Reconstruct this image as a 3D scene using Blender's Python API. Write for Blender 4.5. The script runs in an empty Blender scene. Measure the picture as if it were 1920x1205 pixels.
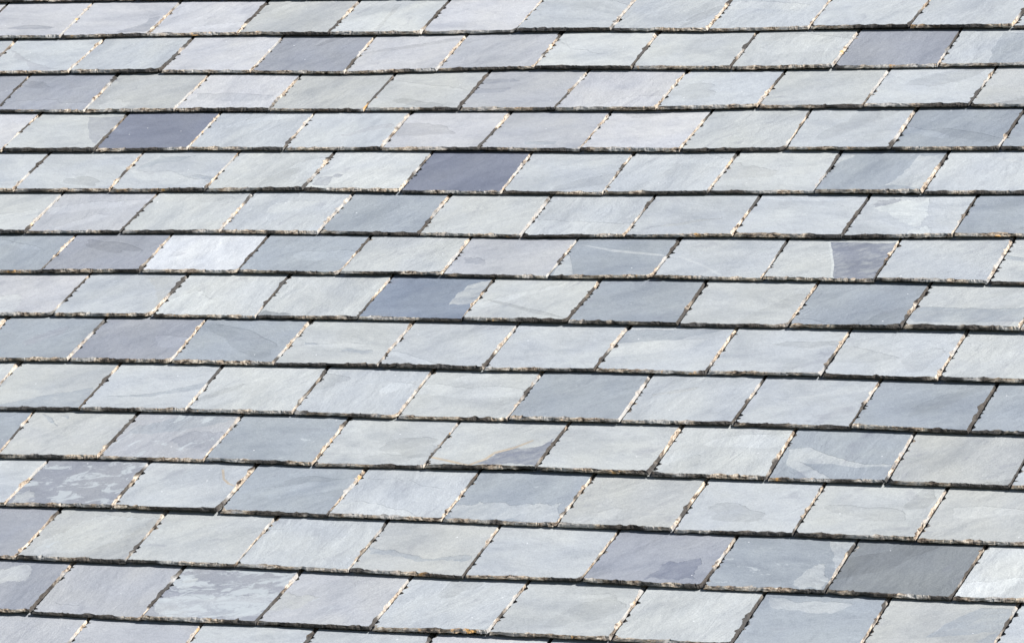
import bpy, math, random
import numpy as np
from mathutils import Vector, Matrix
from mathutils.geometry import delaunay_2d_cdt

scene = bpy.context.scene
R = math.radians

# ---------------------------------------------------------------- roof frame
# roof plane coordinates: u along the courses, v up the slope, n out of the roof
PITCH = R(29.565)
ROOF_Z = 6.2
U = Vector((1, 0, 0))
V = Vector((0, math.cos(PITCH), math.sin(PITCH)))
N = Vector((0, -math.sin(PITCH), math.cos(PITCH)))
ORG = Vector((0, 0, ROOF_Z))
def P(u, v, n=0.0):
    return ORG + U*u + V*v + N*n
ROOF_ROT = Matrix((U, V, N)).transposed()

# ---------------------------------------------------------------- camera
cam_data = bpy.data.cameras.new('camera')
cam = bpy.data.objects.new('camera', cam_data)
scene.collection.objects.link(cam)
scene.camera = cam
rx = Vector((0.916963, 0.347023, -0.196858))      # camera right, in roof coordinates
dn = Vector((0.01505, -0.523149, -0.852108))      # camera down
fw = Vector((-0.398688, 0.778389, -0.484932))     # camera forward
def W3(d): return (U*d.x + V*d.y + N*d.z).normalized()
m = Matrix((W3(rx), -W3(dn), -W3(fw))).transposed().to_4x4()
m.translation = P(5.99723, -9.28435, 4.84194)
cam.matrix_world = m
cam_data.sensor_width = 36.0
cam_data.lens = 8.5909/1.920*36.0
cam_data.clip_start = 0.1
cam_data.clip_end = 2000.0
scene.render.resolution_x = 1024
scene.render.resolution_y = 642

# ---------------------------------------------------------------- light
SUN = (U*0.78 + V*0.19 + N*0.60).normalized()
elev = math.asin(SUN.z); azim = math.atan2(SUN.x, SUN.y)
world = bpy.data.worlds.new('World'); scene.world = world
world.use_nodes = True
wt = world.node_tree; wt.nodes.clear()
wo = wt.nodes.new('ShaderNodeOutputWorld'); bg = wt.nodes.new('ShaderNodeBackground')
sky = wt.nodes.new('ShaderNodeTexSky'); sky.sky_type = 'NISHITA'; sky.sun_disc = False
sky.sun_elevation = elev; sky.sun_rotation = azim
sky.air_density = 1.0; sky.dust_density = 1.0; sky.ozone_density = 1.0
bg.inputs[1].default_value = 0.05
wt.links.new(sky.outputs[0], bg.inputs[0]); wt.links.new(bg.outputs[0], wo.inputs[0])
sd = bpy.data.lights.new('sun', 'SUN'); sd.energy = 4.9; sd.angle = R(0.5); sd.color = (1.0, 0.97, 0.92)
sun = bpy.data.objects.new('sun', sd); scene.collection.objects.link(sun)
sun.rotation_euler = SUN.to_track_quat('Z', 'Y').to_euler()
sun.location = P(4, 0, 12)
scene.view_settings.view_transform = 'Standard'
scene.view_settings.look = 'None'
scene.view_settings.gamma = 1.0
scene.view_settings.exposure = 0.63
scene.render.engine = 'CYCLES'

# ---------------------------------------------------------------- materials
def mat(name):
    m = bpy.data.materials.new(name); m.use_nodes = True
    nt = m.node_tree; nt.nodes.clear()
    out = nt.nodes.new('ShaderNodeOutputMaterial'); b = nt.nodes.new('ShaderNodeBsdfPrincipled')
    nt.links.new(b.outputs[0], out.inputs[0])
    return m, nt, b
def nd(nt, typ, **kw):
    n = nt.nodes.new(typ)
    for k, v in kw.items(): setattr(n, k, v)
    return n
def mixc(nt, fac, a, b, mode='MIX'):
    n = nt.nodes.new('ShaderNodeMix'); n.data_type = 'RGBA'; n.blend_type = mode
    for sock, val in ((n.inputs[0], fac), (n.inputs[6], a), (n.inputs[7], b)):
        if isinstance(val, bpy.types.NodeSocket): nt.links.new(val, sock)
        elif isinstance(val, (int, float)): sock.default_value = val
        else: sock.default_value = (*val, 1)
    return n.outputs[2]
def math_(nt, op, a, b=None, clamp=False):
    n = nt.nodes.new('ShaderNodeMath'); n.operation = op; n.use_clamp = clamp
    for i, v in enumerate((a, b)):
        if v is None: continue
        if isinstance(v, bpy.types.NodeSocket): nt.links.new(v, n.inputs[i])
        else: n.inputs[i].default_value = v
    return n.outputs[0]
def ramp(nt, src, stops):
    n = nt.nodes.new('ShaderNodeValToRGB'); e = n.color_ramp.elements
    while len(e) < len(stops): e.new(0.5)
    for el, (p, c) in zip(e, stops):
        el.position = p; el.color = (*c, 1) if len(c) == 3 else c
    nt.links.new(src, n.inputs[0]); return n.outputs[0]
def coords(nt, scale=(1, 1, 1), rot=0.0):
    """object coordinates of a slate, moved by a random amount for each slate"""
    tc = nd(nt, 'ShaderNodeTexCoord'); oi = nd(nt, 'ShaderNodeObjectInfo')
    sh = nd(nt, 'ShaderNodeVectorMath', operation='SCALE'); sh.inputs[0].default_value = (31.0, 17.0, 47.0)
    nt.links.new(oi.outputs['Random'], sh.inputs['Scale'])
    m0 = nd(nt, 'ShaderNodeMapping')
    if rot:                                            # every slate has its own grain direction
        cx = nd(nt, 'ShaderNodeCombineXYZ')
        nt.links.new(math_(nt, 'SUBTRACT', math_(nt, 'MULTIPLY', math_(nt, 'FRACT', math_(nt, 'MULTIPLY', oi.outputs['Random'], 7.3)), -1.5), rot-0.75), cx.inputs[2])
        nt.links.new(cx.outputs[0], m0.inputs['Rotation'])
    mp = nd(nt, 'ShaderNodeMapping'); mp.inputs['Scale'].default_value = scale
    nt.links.new(tc.outputs['Object'], m0.inputs['Vector']); nt.links.new(m0.outputs[0], mp.inputs['Vector'])
    ad = nd(nt, 'ShaderNodeVectorMath', operation='ADD')
    nt.links.new(mp.outputs[0], ad.inputs[0]); nt.links.new(sh.outputs[0], ad.inputs[1])
    return ad.outputs[0], oi
def noise(nt, vec, scale, detail=6, rough=0.6, dist=0.0):
    n = nd(nt, 'ShaderNodeTexNoise'); n.inputs['Scale'].default_value = scale
    n.inputs['Detail'].default_value = detail; n.inputs['Roughness'].default_value = rough
    n.inputs['Distortion'].default_value = dist
    nt.links.new(vec, n.inputs['Vector']); return n.outputs['Fac']

# split face of the slate
face_mat, nt, b = mat('slate_face')
vec, oi = coords(nt)
vgr, _ = coords(nt, (1.0, 2.0, 1.0), R(38))       # cleavage grain runs diagonally
patch = nd(nt, 'ShaderNodeAttribute'); patch.attribute_name = 'patch'
pfac = math_(nt, 'MULTIPLY', patch.outputs['Alpha'], ramp(nt, noise(nt, vgr, 24.0, 6, 0.7, 0.5), [(0.33, (0.45,)*3), (0.55, (1,)*3)]))
col = mixc(nt, pfac, oi.outputs['Color'], patch.outputs['Color'])
cloud = noise(nt, vgr, 5.5, 5, 0.55, 0.6)
grain = noise(nt, vgr, 38.0, 6, 0.7)
fine = noise(nt, vec, 320.0, 5, 0.75)
hue = noise(nt, vec, 7.0, 3, 0.5, 0.4)
c1 = mixc(nt, ramp(nt, hue, [(0.35, (0, 0, 0)), (0.65, (1, 1, 1))]), (0.97, 0.985, 1.02), (1.02, 1.015, 0.985))
col = mixc(nt, 0.6, col, c1, 'MULTIPLY')
c2 = ramp(nt, cloud, [(0.28, (0.74, 0.755, 0.79)), (0.5, (1.0, 1.0, 1.0)), (0.72, (1.13, 1.12, 1.09))])
col = mixc(nt, 0.75, col, c2, 'MULTIPLY')
c3 = ramp(nt, grain, [(0.25, (0.86, 0.86, 0.88)), (0.5, (1, 1, 1)), (0.75, (1.10, 1.10, 1.09))])
col = mixc(nt, 0.6, col, c3, 'MULTIPLY')
c4 = ramp(nt, fine, [(0.28, (0.78, 0.78, 0.80)), (0.5, (1, 1, 1)), (0.72, (1.2, 1.2, 1.19))])
col = mixc(nt, 0.85, col, c4, 'MULTIPLY')
mid = noise(nt, vgr, 105.0, 6, 0.75, 0.4)
c5 = ramp(nt, mid, [(0.28, (0.84, 0.845, 0.86)), (0.5, (1, 1, 1)), (0.72, (1.13, 1.13, 1.12))])
col = mixc(nt, 0.6, col, c5, 'MULTIPLY')
# dark mineral clouds, only here and there
dk = ramp(nt, noise(nt, vgr, 8.0, 7, 0.62, 1.2), [(0.60, (0, 0, 0)), (0.70, (1, 1, 1))])
col = mixc(nt, math_(nt, 'MULTIPLY', dk, 0.32), col, (0.20, 0.21, 0.26))
# flaky weathering on some slates (amount in the object colour's alpha)
mo = noise(nt, vgr, 17.0, 8, 0.66, 0.8)
amt = math_(nt, 'SUBTRACT', 1.0, oi.outputs['Alpha'])
thr = math_(nt, 'SUBTRACT', 0.74, math_(nt, 'MULTIPLY', amt, 0.245))
mk = math_(nt, 'MULTIPLY', math_(nt, 'SUBTRACT', mo, thr), 22.0, True)
mk = math_(nt, 'MULTIPLY', mk, ramp(nt, amt, [(0.02, (0, 0, 0)), (0.2, (1, 1, 1))]), True)
col = mixc(nt, math_(nt, 'MULTIPLY', mk, 0.75), col, (0.44, 0.48, 0.51))
# sparse bright mica flecks
vo = nd(nt, 'ShaderNodeTexVoronoi'); vo.inputs['Scale'].default_value = 60; nt.links.new(vec, vo.inputs['Vector'])
vsel = nd(nt, 'ShaderNodeSeparateColor'); nt.links.new(vo.outputs['Color'], vsel.inputs[0])
fl = math_(nt, 'MULTIPLY', math_(nt, 'LESS_THAN', vo.outputs['Distance'], 0.11), math_(nt, 'GREATER_THAN', vsel.outputs[0], 0.965))
col = mixc(nt, math_(nt, 'MULTIPLY', fl, 0.7), col, (0.75, 0.77, 0.8))
nt.links.new(col, b.inputs['Base Color'])
rg = ramp(nt, grain, [(0.3, (0.50,)*3), (0.7, (0.64,)*3)])
nt.links.new(rg, b.inputs['Roughness'])
b.inputs['Specular IOR Level'].default_value = 0.5
bp1 = nd(nt, 'ShaderNodeBump'); bp1.inputs['Strength'].default_value = 0.5; bp1.inputs['Distance'].default_value = 0.006
nt.links.new(noise(nt, vgr, 11.0, 7, 0.62, 0.5), bp1.inputs['Height'])
bp2 = nd(nt, 'ShaderNodeBump'); bp2.inputs['Strength'].default_value = 0.7; bp2.inputs['Distance'].default_value = 0.0009
nt.links.new(fine, bp2.inputs['Height']); nt.links.new(bp1.outputs[0], bp2.inputs['Normal'])
nt.links.new(bp2.outputs[0], b.inputs['Normal'])

# dressed (chipped) edge: cream broken stone, brown grime, a little orange lichen
edge_mat, nt, b = mat('slate_edge')
vec, oi = coords(nt)
vly, _ = coords(nt, (1.0, 1.0, 3.4))
e1 = noise(nt, vly, 55.0, 6, 0.64, 0.8)
col = ramp(nt, e1, [(0.34, (0.015, 0.013, 0.012)), (0.41, (0.13, 0.10, 0.08)), (0.49, (0.38, 0.305, 0.235)), (0.63, (0.66, 0.595, 0.505))])
e2 = noise(nt, vec, 13.0, 4, 0.6)
col = mixc(nt, ramp(nt, e2, [(0.46, (0, 0, 0)), (0.60, (0.75, 0.75, 0.75))]), col, (0.40, 0.41, 0.42))
e3 = noise(nt, vec, 9.0, 5, 0.75)
gold = math_(nt, 'MULTIPLY', ramp(nt, e3, [(0.60, (0, 0, 0)), (0.66, (1, 1, 1))]), ramp(nt, e1, [(0.45, (0, 0, 0)), (0.52, (1, 1, 1))]))
col = mixc(nt, math_(nt, 'MULTIPLY', gold, 0.85), col, (0.66, 0.36, 0.10))
e4 = noise(nt, vec, 6.0, 3, 0.5)
col = mixc(nt, math_(nt, 'MULTIPLY', ramp(nt, e4, [(0.50, (0, 0, 0)), (0.545, (1, 1, 1))]), 0.9), col, (0.035, 0.033, 0.033))
nt.links.new(col, b.inputs['Base Color']); b.inputs['Roughness'].default_value = 0.85
b.inputs['Specular IOR Level'].default_value = 0.25
bp = nd(nt, 'ShaderNodeBump'); bp.inputs['Strength'].default_value = 0.9; bp.inputs['Distance'].default_value = 0.003
nt.links.new(noise(nt, vly, 120.0, 5, 0.7), bp.inputs['Height']); nt.links.new(bp.outputs[0], b.inputs['Normal'])

shade_mat, nt, b = mat('slate_underside_shade')  # shade under the tails painted near-black on underside and lower arris
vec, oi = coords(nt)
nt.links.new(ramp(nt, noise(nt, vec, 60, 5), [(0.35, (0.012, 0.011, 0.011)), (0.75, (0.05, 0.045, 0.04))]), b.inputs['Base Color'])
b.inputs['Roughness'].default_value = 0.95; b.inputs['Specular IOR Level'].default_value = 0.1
deck_mat, nt, b = mat('roofing_felt')
tc = nd(nt, 'ShaderNodeTexCoord')
nt.links.new(ramp(nt, noise(nt, tc.outputs['Object'], 60, 5), [(0.3, (0.012, 0.011, 0.010)), (0.7, (0.03, 0.028, 0.026))]), b.inputs['Base Color'])
b.inputs['Roughness'].default_value = 0.95
ground_mat, nt, b = mat('grass_ground')
tc = nd(nt, 'ShaderNodeTexCoord')
nt.links.new(ramp(nt, noise(nt, tc.outputs['Object'], 2.0, 6), [(0.3, (0.03, 0.05, 0.02)), (0.7, (0.09, 0.11, 0.05))]), b.inputs['Base Color'])
b.inputs['Roughness'].default_value = 0.95

# ---------------------------------------------------------------- the slates
# (course, tone, left joint, right joint, mottling, patches, place) in metres on the roof plane
SLATES = [
 (-1, 'B', [-0.5295, 0.204, -0.5318, 0.3977], [-0.2755, 0.204, -0.2778, 0.3977], 0, [], ''),
 (-1, 'M', [-0.2755, 0.204, -0.2778, 0.3977], [-0.0215, 0.204, -0.0238, 0.3977], 0, [], ''),
 (-1, 'B', [-0.0215, 0.204, -0.0238, 0.3977], [0.2493, 0.2056, 0.2471, 0.3994], 0, [], ''),
 (-1, 'L', [0.2493, 0.2056, 0.2471, 0.3994], [0.5073, 0.2045, 0.5052, 0.3983], 0, [], ''),
 (-1, 'B', [0.5073, 0.2045, 0.5052, 0.3983], [0.756, 0.2006, 0.754, 0.3945], 0, [], ''),
 (-1, 'L', [0.756, 0.2006, 0.754, 0.3945], [1.0096, 0.1966, 1.0076, 0.3905], 0, [], ''),
 (-1, 'G', [1.0096, 0.1966, 1.0076, 0.3905], [1.2661, 0.1924, 1.2642, 0.3863], 0, [], ''),
 (-1, 'N', [1.2661, 0.1924, 1.2642, 0.3863], [1.5257, 0.1909, 1.5239, 0.3848], 0, [], ''),
 (-1, 'N', [1.5257, 0.1909, 1.5239, 0.3848], [1.7782, 0.1923, 1.7765, 0.3863], 0, [], ''),
 (-1, 'B', [1.7782, 0.1923, 1.7765, 0.3863], [2.0353, 0.1878, 2.0337, 0.3819], 0, [], ''),
 (-1, 'M', [2.0353, 0.1878, 2.0337, 0.3819], [2.2932, 0.1833, 2.2917, 0.3774], 0, [], ''),
 (-1, 'B', [2.2932, 0.1833, 2.2917, 0.3774], [2.5475, 0.1788, 2.5461, 0.373], 0, [], ''),
 (-1, 'B', [2.5475, 0.1788, 2.5461, 0.373], [2.8038, 0.1742, 2.8025, 0.3684], 0, [], ''),
 (-1, 'L', [2.8038, 0.1742, 2.8025, 0.3684], [3.0513, 0.1699, 3.0501, 0.3641], 0, [], ''),
 (0, 'L', [-0.4025, 0.0126, -0.4048, 0.2064], [-0.1485, 0.0126, -0.1508, 0.2064], 0, [], ''),
 (0, 'L', [-0.1485, 0.0126, -0.1508, 0.2064], [0.1223, 0.0142, 0.1201, 0.208], 0, [], 'first from left'),
 (0, 'L', [0.1223, 0.0142, 0.1201, 0.208], [0.3803, 0.0131, 0.3782, 0.207], 0, [], 'second from left'),
 (0, 'L', [0.3803, 0.0131, 0.3782, 0.207], [0.629, 0.0092, 0.627, 0.2031], 0, [], 'third from left'),
 (0, 'L', [0.629, 0.0092, 0.627, 0.2031], [0.8826, 0.0052, 0.8806, 0.1991], 0, [], 'third from right'),
 (0, 'L', [0.8826, 0.0052, 0.8806, 0.1991], [1.1391, 0.001, 1.1372, 0.1949], 0, [], 'second from right'),
 (0, 'L', [1.1391, 0.001, 1.1372, 0.1949], [1.3987, -0.0005, 1.3969, 0.1935], 0, [], 'first from right'),
 (0, 'L', [1.3987, -0.0005, 1.3969, 0.1935], [1.6512, 0.0009, 1.6495, 0.1949], 0, [], ''),
 (0, 'M', [1.6512, 0.0009, 1.6495, 0.1949], [1.9083, -0.0036, 1.9067, 0.1905], 0, [], ''),
 (0, 'L', [1.9083, -0.0036, 1.9067, 0.1905], [2.1662, -0.0081, 2.1647, 0.186], 0, [], ''),
 (0, 'G', [2.1662, -0.0081, 2.1647, 0.186], [2.4205, -0.0125, 2.4191, 0.1816], 0, [], ''),
 (0, 'N', [2.4205, -0.0125, 2.4191, 0.1816], [2.6768, -0.0171, 2.6755, 0.177], 0, [], ''),
 (0, 'G', [2.6768, -0.0171, 2.6755, 0.177], [2.9243, -0.0215, 2.9231, 0.1727], 0, [], ''),
 (1, 'L', [-0.2438, -0.1909, -0.2537, 0.008], [0.0102, -0.1909, 0.0003, 0.008], 0, [], 'first from left'),
 (1, 'L', [0.0102, -0.1909, 0.0003, 0.008], [0.2589, -0.1901, 0.254, 0.0072], 0, [([(0.0569, -0.1418), (0.0989, -0.1311), (0.1595, -0.1267), (0.2176, -0.1366), (0.2091, -0.148), (0.1234, -0.1491)], 'P', 1)], 'second from left'),
 (1, 'L', [0.2589, -0.1901, 0.254, 0.0072], [0.51, -0.1837, 0.5112, 0.0061], 0, [([(0.4067, -0.1723), (0.4462, -0.1416), (0.4683, -0.1163), (0.4672, -0.0874), (0.493, -0.0765), (0.498, -0.1141), (0.5021, -0.1629), (0.492, -0.1741)], 'P', 1)], 'third from left'),
 (1, 'L', [0.51, -0.1837, 0.5112, 0.0061], [0.7657, -0.1833, 0.7649, -0.0007], 0, [], 'fourth from left'),
 (1, 'N', [0.7657, -0.1833, 0.7649, -0.0007], [1.022, -0.1913, 1.025, -0.0048], 0, [], 'fifth from left'),
 (1, 'W', [1.022, -0.1913, 1.025, -0.0048], [1.2731, -0.1909, 1.2748, -0.0059], 0, [([(1.1374, -0.1791), (1.1376, -0.1006), (1.133, -0.0239), (1.1509, -0.0244), (1.1511, -0.0868), (1.1551, -0.1795)], 'N', 1)], 'sixth from left'),
 (1, 'L', [1.2731, -0.1909, 1.2748, -0.0059], [1.5263, -0.1852, 1.5287, 0.0013], 0, [], 'seventh from left'),
 (1, 'B', [1.5263, -0.1852, 1.5287, 0.0013], [1.7763, -0.1823, 1.7795, -0.0029], 0, [], 'sixth from right'),
 (1, 'B', [1.7763, -0.1823, 1.7795, -0.0029], [2.032, -0.1932, 2.0361, -0.0045], 0, [], 'fifth from right'),
 (1, 'B', [2.032, -0.1932, 2.0361, -0.0045], [2.2871, -0.1879, 2.2929, -0.009], 0, [([(1.9314, -0.0507), (2.0621, -0.0266), (2.2508, -0.0592), (2.232, -0.086), (1.9568, -0.0845)], 'W', 1)], 'fourth from right'),
 (1, 'B', [2.2871, -0.1879, 2.2929, -0.009], [2.5393, -0.188, 2.5463, -0.0134], 0, [], 'third from right'),
 (1, 'B', [2.5393, -0.188, 2.5463, -0.0134], [2.7948, -0.1936, 2.8042, -0.018], 0, [], 'second from right'),
 (1, 'B', [2.7948, -0.1936, 2.8042, -0.018], [3.0488, -0.1936, 3.0582, -0.018], 0, [], 'first from right'),
 (2, 'B', [-0.1248, -0.3809, -0.127, -0.1937], [0.1292, -0.3809, 0.127, -0.1937], 0, [], 'first from left'),
 (2, 'B', [0.1292, -0.3809, 0.127, -0.1937], [0.3744, -0.3786, 0.3815, -0.193], 0, [([(0.142, -0.2502), (0.2025, -0.2939), (0.2701, -0.3373), (0.3379, -0.3663), (0.2571, -0.3736), (0.2215, -0.3168), (0.1818, -0.2992)], 'V', 2)], 'second from left'),
 (2, 'B', [0.3744, -0.3786, 0.3815, -0.193], [0.6349, -0.3793, 0.6377, -0.1924], 0, [], 'third from left'),
 (2, 'L', [0.6349, -0.3793, 0.6377, -0.1924], [0.8875, -0.3827, 0.8893, -0.1946], 0, [], 'fourth from left'),
 (2, 'P', [0.8875, -0.3827, 0.8893, -0.1946], [1.148, -0.3917, 1.1446, -0.2025], 0, [], 'fifth from left'),
 (2, 'L', [1.148, -0.3917, 1.1446, -0.2025], [1.3932, -0.3815, 1.3945, -0.1937], 0, [], 'sixth from left'),
 (2, 'V', [1.3932, -0.3815, 1.3945, -0.1937], [1.6467, -0.3743, 1.6474, -0.1852], 0, [], 'sixth from right'),
 (2, 'W', [1.6467, -0.3743, 1.6474, -0.1852], [1.9009, -0.3779, 1.8995, -0.1904], 0, [([(1.5996, -0.2217), (1.6372, -0.2088), (1.7188, -0.2782), (1.8115, -0.3041), (1.7664, -0.3328), (1.6795, -0.3233)], 'W', 2)], 'fifth from right'),
 (2, 'G', [1.9009, -0.3779, 1.8995, -0.1904], [2.1536, -0.3867, 2.1551, -0.1958], 0, [], 'fourth from right'),
 (2, 'G', [2.1536, -0.3867, 2.1551, -0.1958], [2.4091, -0.3825, 2.4114, -0.1932], 0, [([(2.1905, -0.2734), (2.297, -0.2912), (2.2995, -0.2991), (2.2059, -0.3002)], 'W', 1), ([(2.2393, -0.1943), (2.3526, -0.2127), (2.4137, -0.2379), (2.3807, -0.3032), (2.2263, -0.3216), (2.2016, -0.2868)], 'W', 1)], 'third from right'),
 (2, 'P', [2.4091, -0.3825, 2.4114, -0.1932], [2.664, -0.3784, 2.6646, -0.1959], 0, [], 'second from right'),
 (2, 'B', [2.664, -0.3784, 2.6646, -0.1959], [2.9149, -0.377, 2.9189, -0.2014], 0, [([(2.7722, -0.2057), (2.8438, -0.2072), (2.8765, -0.3759), (2.7866, -0.3746), (2.7705, -0.284)], 'M', 1)], 'first from right'),
 (2, 'L', [2.9149, -0.377, 2.9189, -0.2014], [3.1689, -0.377, 3.1729, -0.2014], 0, [], ''),
 (3, 'P', [0.0065, -0.5758, 0.0047, -0.3887], [0.2605, -0.5758, 0.2587, -0.3887], 0, [], 'first from left'),
 (3, 'P', [0.2605, -0.5758, 0.2587, -0.3887], [0.5147, -0.5802, 0.5125, -0.3836], 0, [], 'second from left'),
 (3, 'N', [0.5147, -0.5802, 0.5125, -0.3836], [0.7635, -0.5764, 0.7689, -0.3842], 0, [], 'third from left'),
 (3, 'L', [0.7635, -0.5764, 0.7689, -0.3842], [1.0236, -0.578, 1.0252, -0.3984], 0, [([(0.7863, -0.4898), (0.8737, -0.4879), (1.004, -0.5026), (1.0011, -0.5294), (0.911, -0.5393), (0.798, -0.5223)], 'V', 1)], 'fourth from left'),
 (3, 'N', [1.0236, -0.578, 1.0252, -0.3984], [1.2773, -0.5797, 1.2799, -0.3963], 0, [], 'fifth from left'),
 (3, 'N', [1.2773, -0.5797, 1.2799, -0.3963], [1.5268, -0.5787, 1.5274, -0.3835], 0, [], 'sixth from left'),
 (3, 'V', [1.5268, -0.5787, 1.5274, -0.3835], [1.7756, -0.5803, 1.7851, -0.379], 0, [([(1.5209, -0.4227), (1.6013, -0.4131), (1.6263, -0.424), (1.5362, -0.4441)], 'P', 2), ([(1.5225, -0.4705), (1.6214, -0.4662), (1.6035, -0.4924), (1.5356, -0.497)], 'P', 2)], 'sixth from right'),
 (3, 'L', [1.7756, -0.5803, 1.7851, -0.379], [2.0346, -0.582, 2.0381, -0.3904], 0, [], 'fifth from right'),
 (3, 'B', [2.0346, -0.582, 2.0381, -0.3904], [2.2818, -0.571, 2.289, -0.3859], 0, [], 'fourth from right'),
 (3, 'G', [2.2818, -0.571, 2.289, -0.3859], [2.5418, -0.5728, 2.5458, -0.3895], 0, [], 'third from right'),
 (3, 'B', [2.5418, -0.5728, 2.5458, -0.3895], [2.7939, -0.5696, 2.8018, -0.3854], 0, [], 'second from right'),
 (3, 'N', [2.7939, -0.5696, 2.8018, -0.3854], [3.047, -0.5689, 3.0513, -0.3838], 0, [], 'first from right'),
 (4, 'L', [0.1221, -0.7827, 0.1253, -0.589], [0.3788, -0.7772, 0.3834, -0.5905], 0, [], 'first from left'),
 (4, 'G', [0.3788, -0.7772, 0.3834, -0.5905], [0.635, -0.777, 0.6344, -0.5865], 0, [([(0.5314, -0.5931), (0.6418, -0.5937), (0.6335, -0.6551), (0.6268, -0.7502), (0.609, -0.7344), (0.5813, -0.6948), (0.553, -0.6415)], 'P', 1)], 'second from left'),
 (4, 'D', [0.635, -0.777, 0.6344, -0.5865], [0.8874, -0.769, 0.8881, -0.5854], 0, [], 'third from left'),
 (4, 'B', [0.8874, -0.769, 0.8881, -0.5854], [1.1456, -0.7715, 1.1431, -0.5842], 0, [], 'fourth from left'),
 (4, 'B', [1.1456, -0.7715, 1.1431, -0.5842], [1.4011, -0.7688, 1.3992, -0.5832], 0, [([(1.265, -0.6963), (1.3085, -0.6653), (1.3741, -0.6371), (1.3854, -0.6475), (1.3279, -0.6783), (1.2774, -0.7092)], 'V', 2)], 'fifth from left'),
 (4, 'L', [1.4011, -0.7688, 1.3992, -0.5832], [1.6525, -0.7712, 1.6613, -0.5848], 0, [], 'sixth from left'),
 (4, 'V', [1.6525, -0.7712, 1.6613, -0.5848], [1.9108, -0.776, 1.9152, -0.5889], 0, [([(1.7591, -0.7404), (1.8383, -0.7354), (1.8371, -0.7505), (1.7638, -0.753)], 'M', 1)], 'sixth from right'),
 (4, 'L', [1.9108, -0.776, 1.9152, -0.5889], [2.1583, -0.7758, 2.1679, -0.5879], 0, [], 'fifth from right'),
 (4, 'G', [2.1583, -0.7758, 2.1679, -0.5879], [2.4139, -0.7707, 2.4119, -0.5742], 0, [], 'fourth from right'),
 (4, 'B', [2.4139, -0.7707, 2.4119, -0.5742], [2.6663, -0.7706, 2.6667, -0.5759], 0, [], 'third from right'),
 (4, 'M', [2.6663, -0.7706, 2.6667, -0.5759], [2.9193, -0.768, 2.9241, -0.5777], 0, [], 'second from right'),
 (4, 'M', [2.9193, -0.768, 2.9241, -0.5777], [3.1681, -0.7632, 3.1752, -0.5793], 0, [], 'first from right'),
 (5, 'B', [0.2481, -0.9734, 0.2468, -0.7856], [0.5076, -0.9714, 0.5097, -0.7852], 0, [], 'first from left'),
 (5, 'B', [0.5076, -0.9714, 0.5097, -0.7852], [0.7681, -0.9694, 0.7653, -0.7797], 0, [], 'second from left'),
 (5, 'B', [0.7681, -0.9694, 0.7653, -0.7797], [1.0213, -0.9649, 1.0231, -0.7794], 0, [([(0.819, -0.7867), (0.9199, -0.7866), (0.8884, -0.8124), (0.8367, -0.8254), (0.8053, -0.8513), (0.7873, -0.859)], 'M', 2), ([(0.768, -0.8642), (0.8854, -0.8689), (1.0184, -0.9266), (1.0085, -0.9519), (0.9178, -0.9399), (0.8205, -0.9152)], 'W', 2), ([(0.966, -0.8889), (1.0284, -0.9013), (1.0232, -0.9216), (0.9421, -0.8992)], 'M', 2)], 'third from left'),
 (5, 'G', [1.0213, -0.9649, 1.0231, -0.7794], [1.2769, -0.9605, 1.2779, -0.7766], 0, [], 'fourth from left'),
 (5, 'W', [1.2769, -0.9605, 1.2779, -0.7766], [1.5301, -0.9685, 1.5304, -0.7763], 0, [([(1.2894, -0.9374), (1.2944, -0.8999), (1.3279, -0.8972), (1.3329, -0.9421)], 'P', 1), ([(1.3238, -0.8972), (1.3286, -0.8822), (1.3514, -0.8871), (1.3497, -0.8996)], 'P', 1)], 'fifth from left'),
 (5, 'D', [1.5301, -0.9685, 1.5304, -0.7763], [1.7871, -0.9713, 1.7866, -0.7836], 0, [], 'sixth from left'),
 (5, 'B', [1.7871, -0.9713, 1.7866, -0.7836], [2.0382, -0.9717, 2.0416, -0.7832], 0, [], 'fifth from right'),
 (5, 'B', [2.0382, -0.9717, 2.0416, -0.7832], [2.2912, -0.9648, 2.298, -0.778], 0, [], 'fourth from right'),
 (5, 'G', [2.2912, -0.9648, 2.298, -0.778], [2.5447, -0.9628, 2.5466, -0.7753], 0, [([(2.2677, -0.8096), (2.3677, -0.8386), (2.4267, -0.8626), (2.4113, -0.894), (2.304, -0.9187), (2.2646, -0.8584)], 'N', 3)], 'third from right'),
 (5, 'M', [2.5447, -0.9628, 2.5466, -0.7753], [2.7985, -0.9655, 2.8001, -0.775], 0, [([(2.737, -0.7797), (2.812, -0.7796), (2.7906, -0.951), (2.703, -0.9398), (2.7255, -0.8685)], 'W', 2), ([(2.5576, -0.7799), (2.5856, -0.7799), (2.5463, -0.838)], 'W', 1)], 'second from right'),
 (5, 'B', [2.7985, -0.9655, 2.8001, -0.775], [3.0549, -0.9611, 3.0602, -0.7724], 0, [([(2.8687, -0.782), (2.8873, -0.782), (3.0018, -0.8176), (3.0044, -0.8271)], 'W', 0)], 'first from right'),
 (5, 'L', [3.0549, -0.9611, 3.0602, -0.7724], [3.3089, -0.9611, 3.3142, -0.7724], 0, [], ''),
 (6, 'G', [0.3731, -1.1724, 0.3831, -0.9777], [0.6367, -1.1685, 0.6385, -0.9756], 0, [([(0.4849, -1.0902), (0.5763, -1.069), (0.623, -1.0459), (0.6441, -1.1629), (0.5223, -1.1647)], 'W', 2)], 'first from left'),
 (6, 'V', [0.6367, -1.1685, 0.6385, -0.9756], [0.8887, -1.1624, 0.894, -0.971], 0, [], 'second from left'),
 (6, 'G', [0.8887, -1.1624, 0.894, -0.971], [1.1483, -1.1585, 1.1462, -0.9665], 0, [], 'third from left'),
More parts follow.
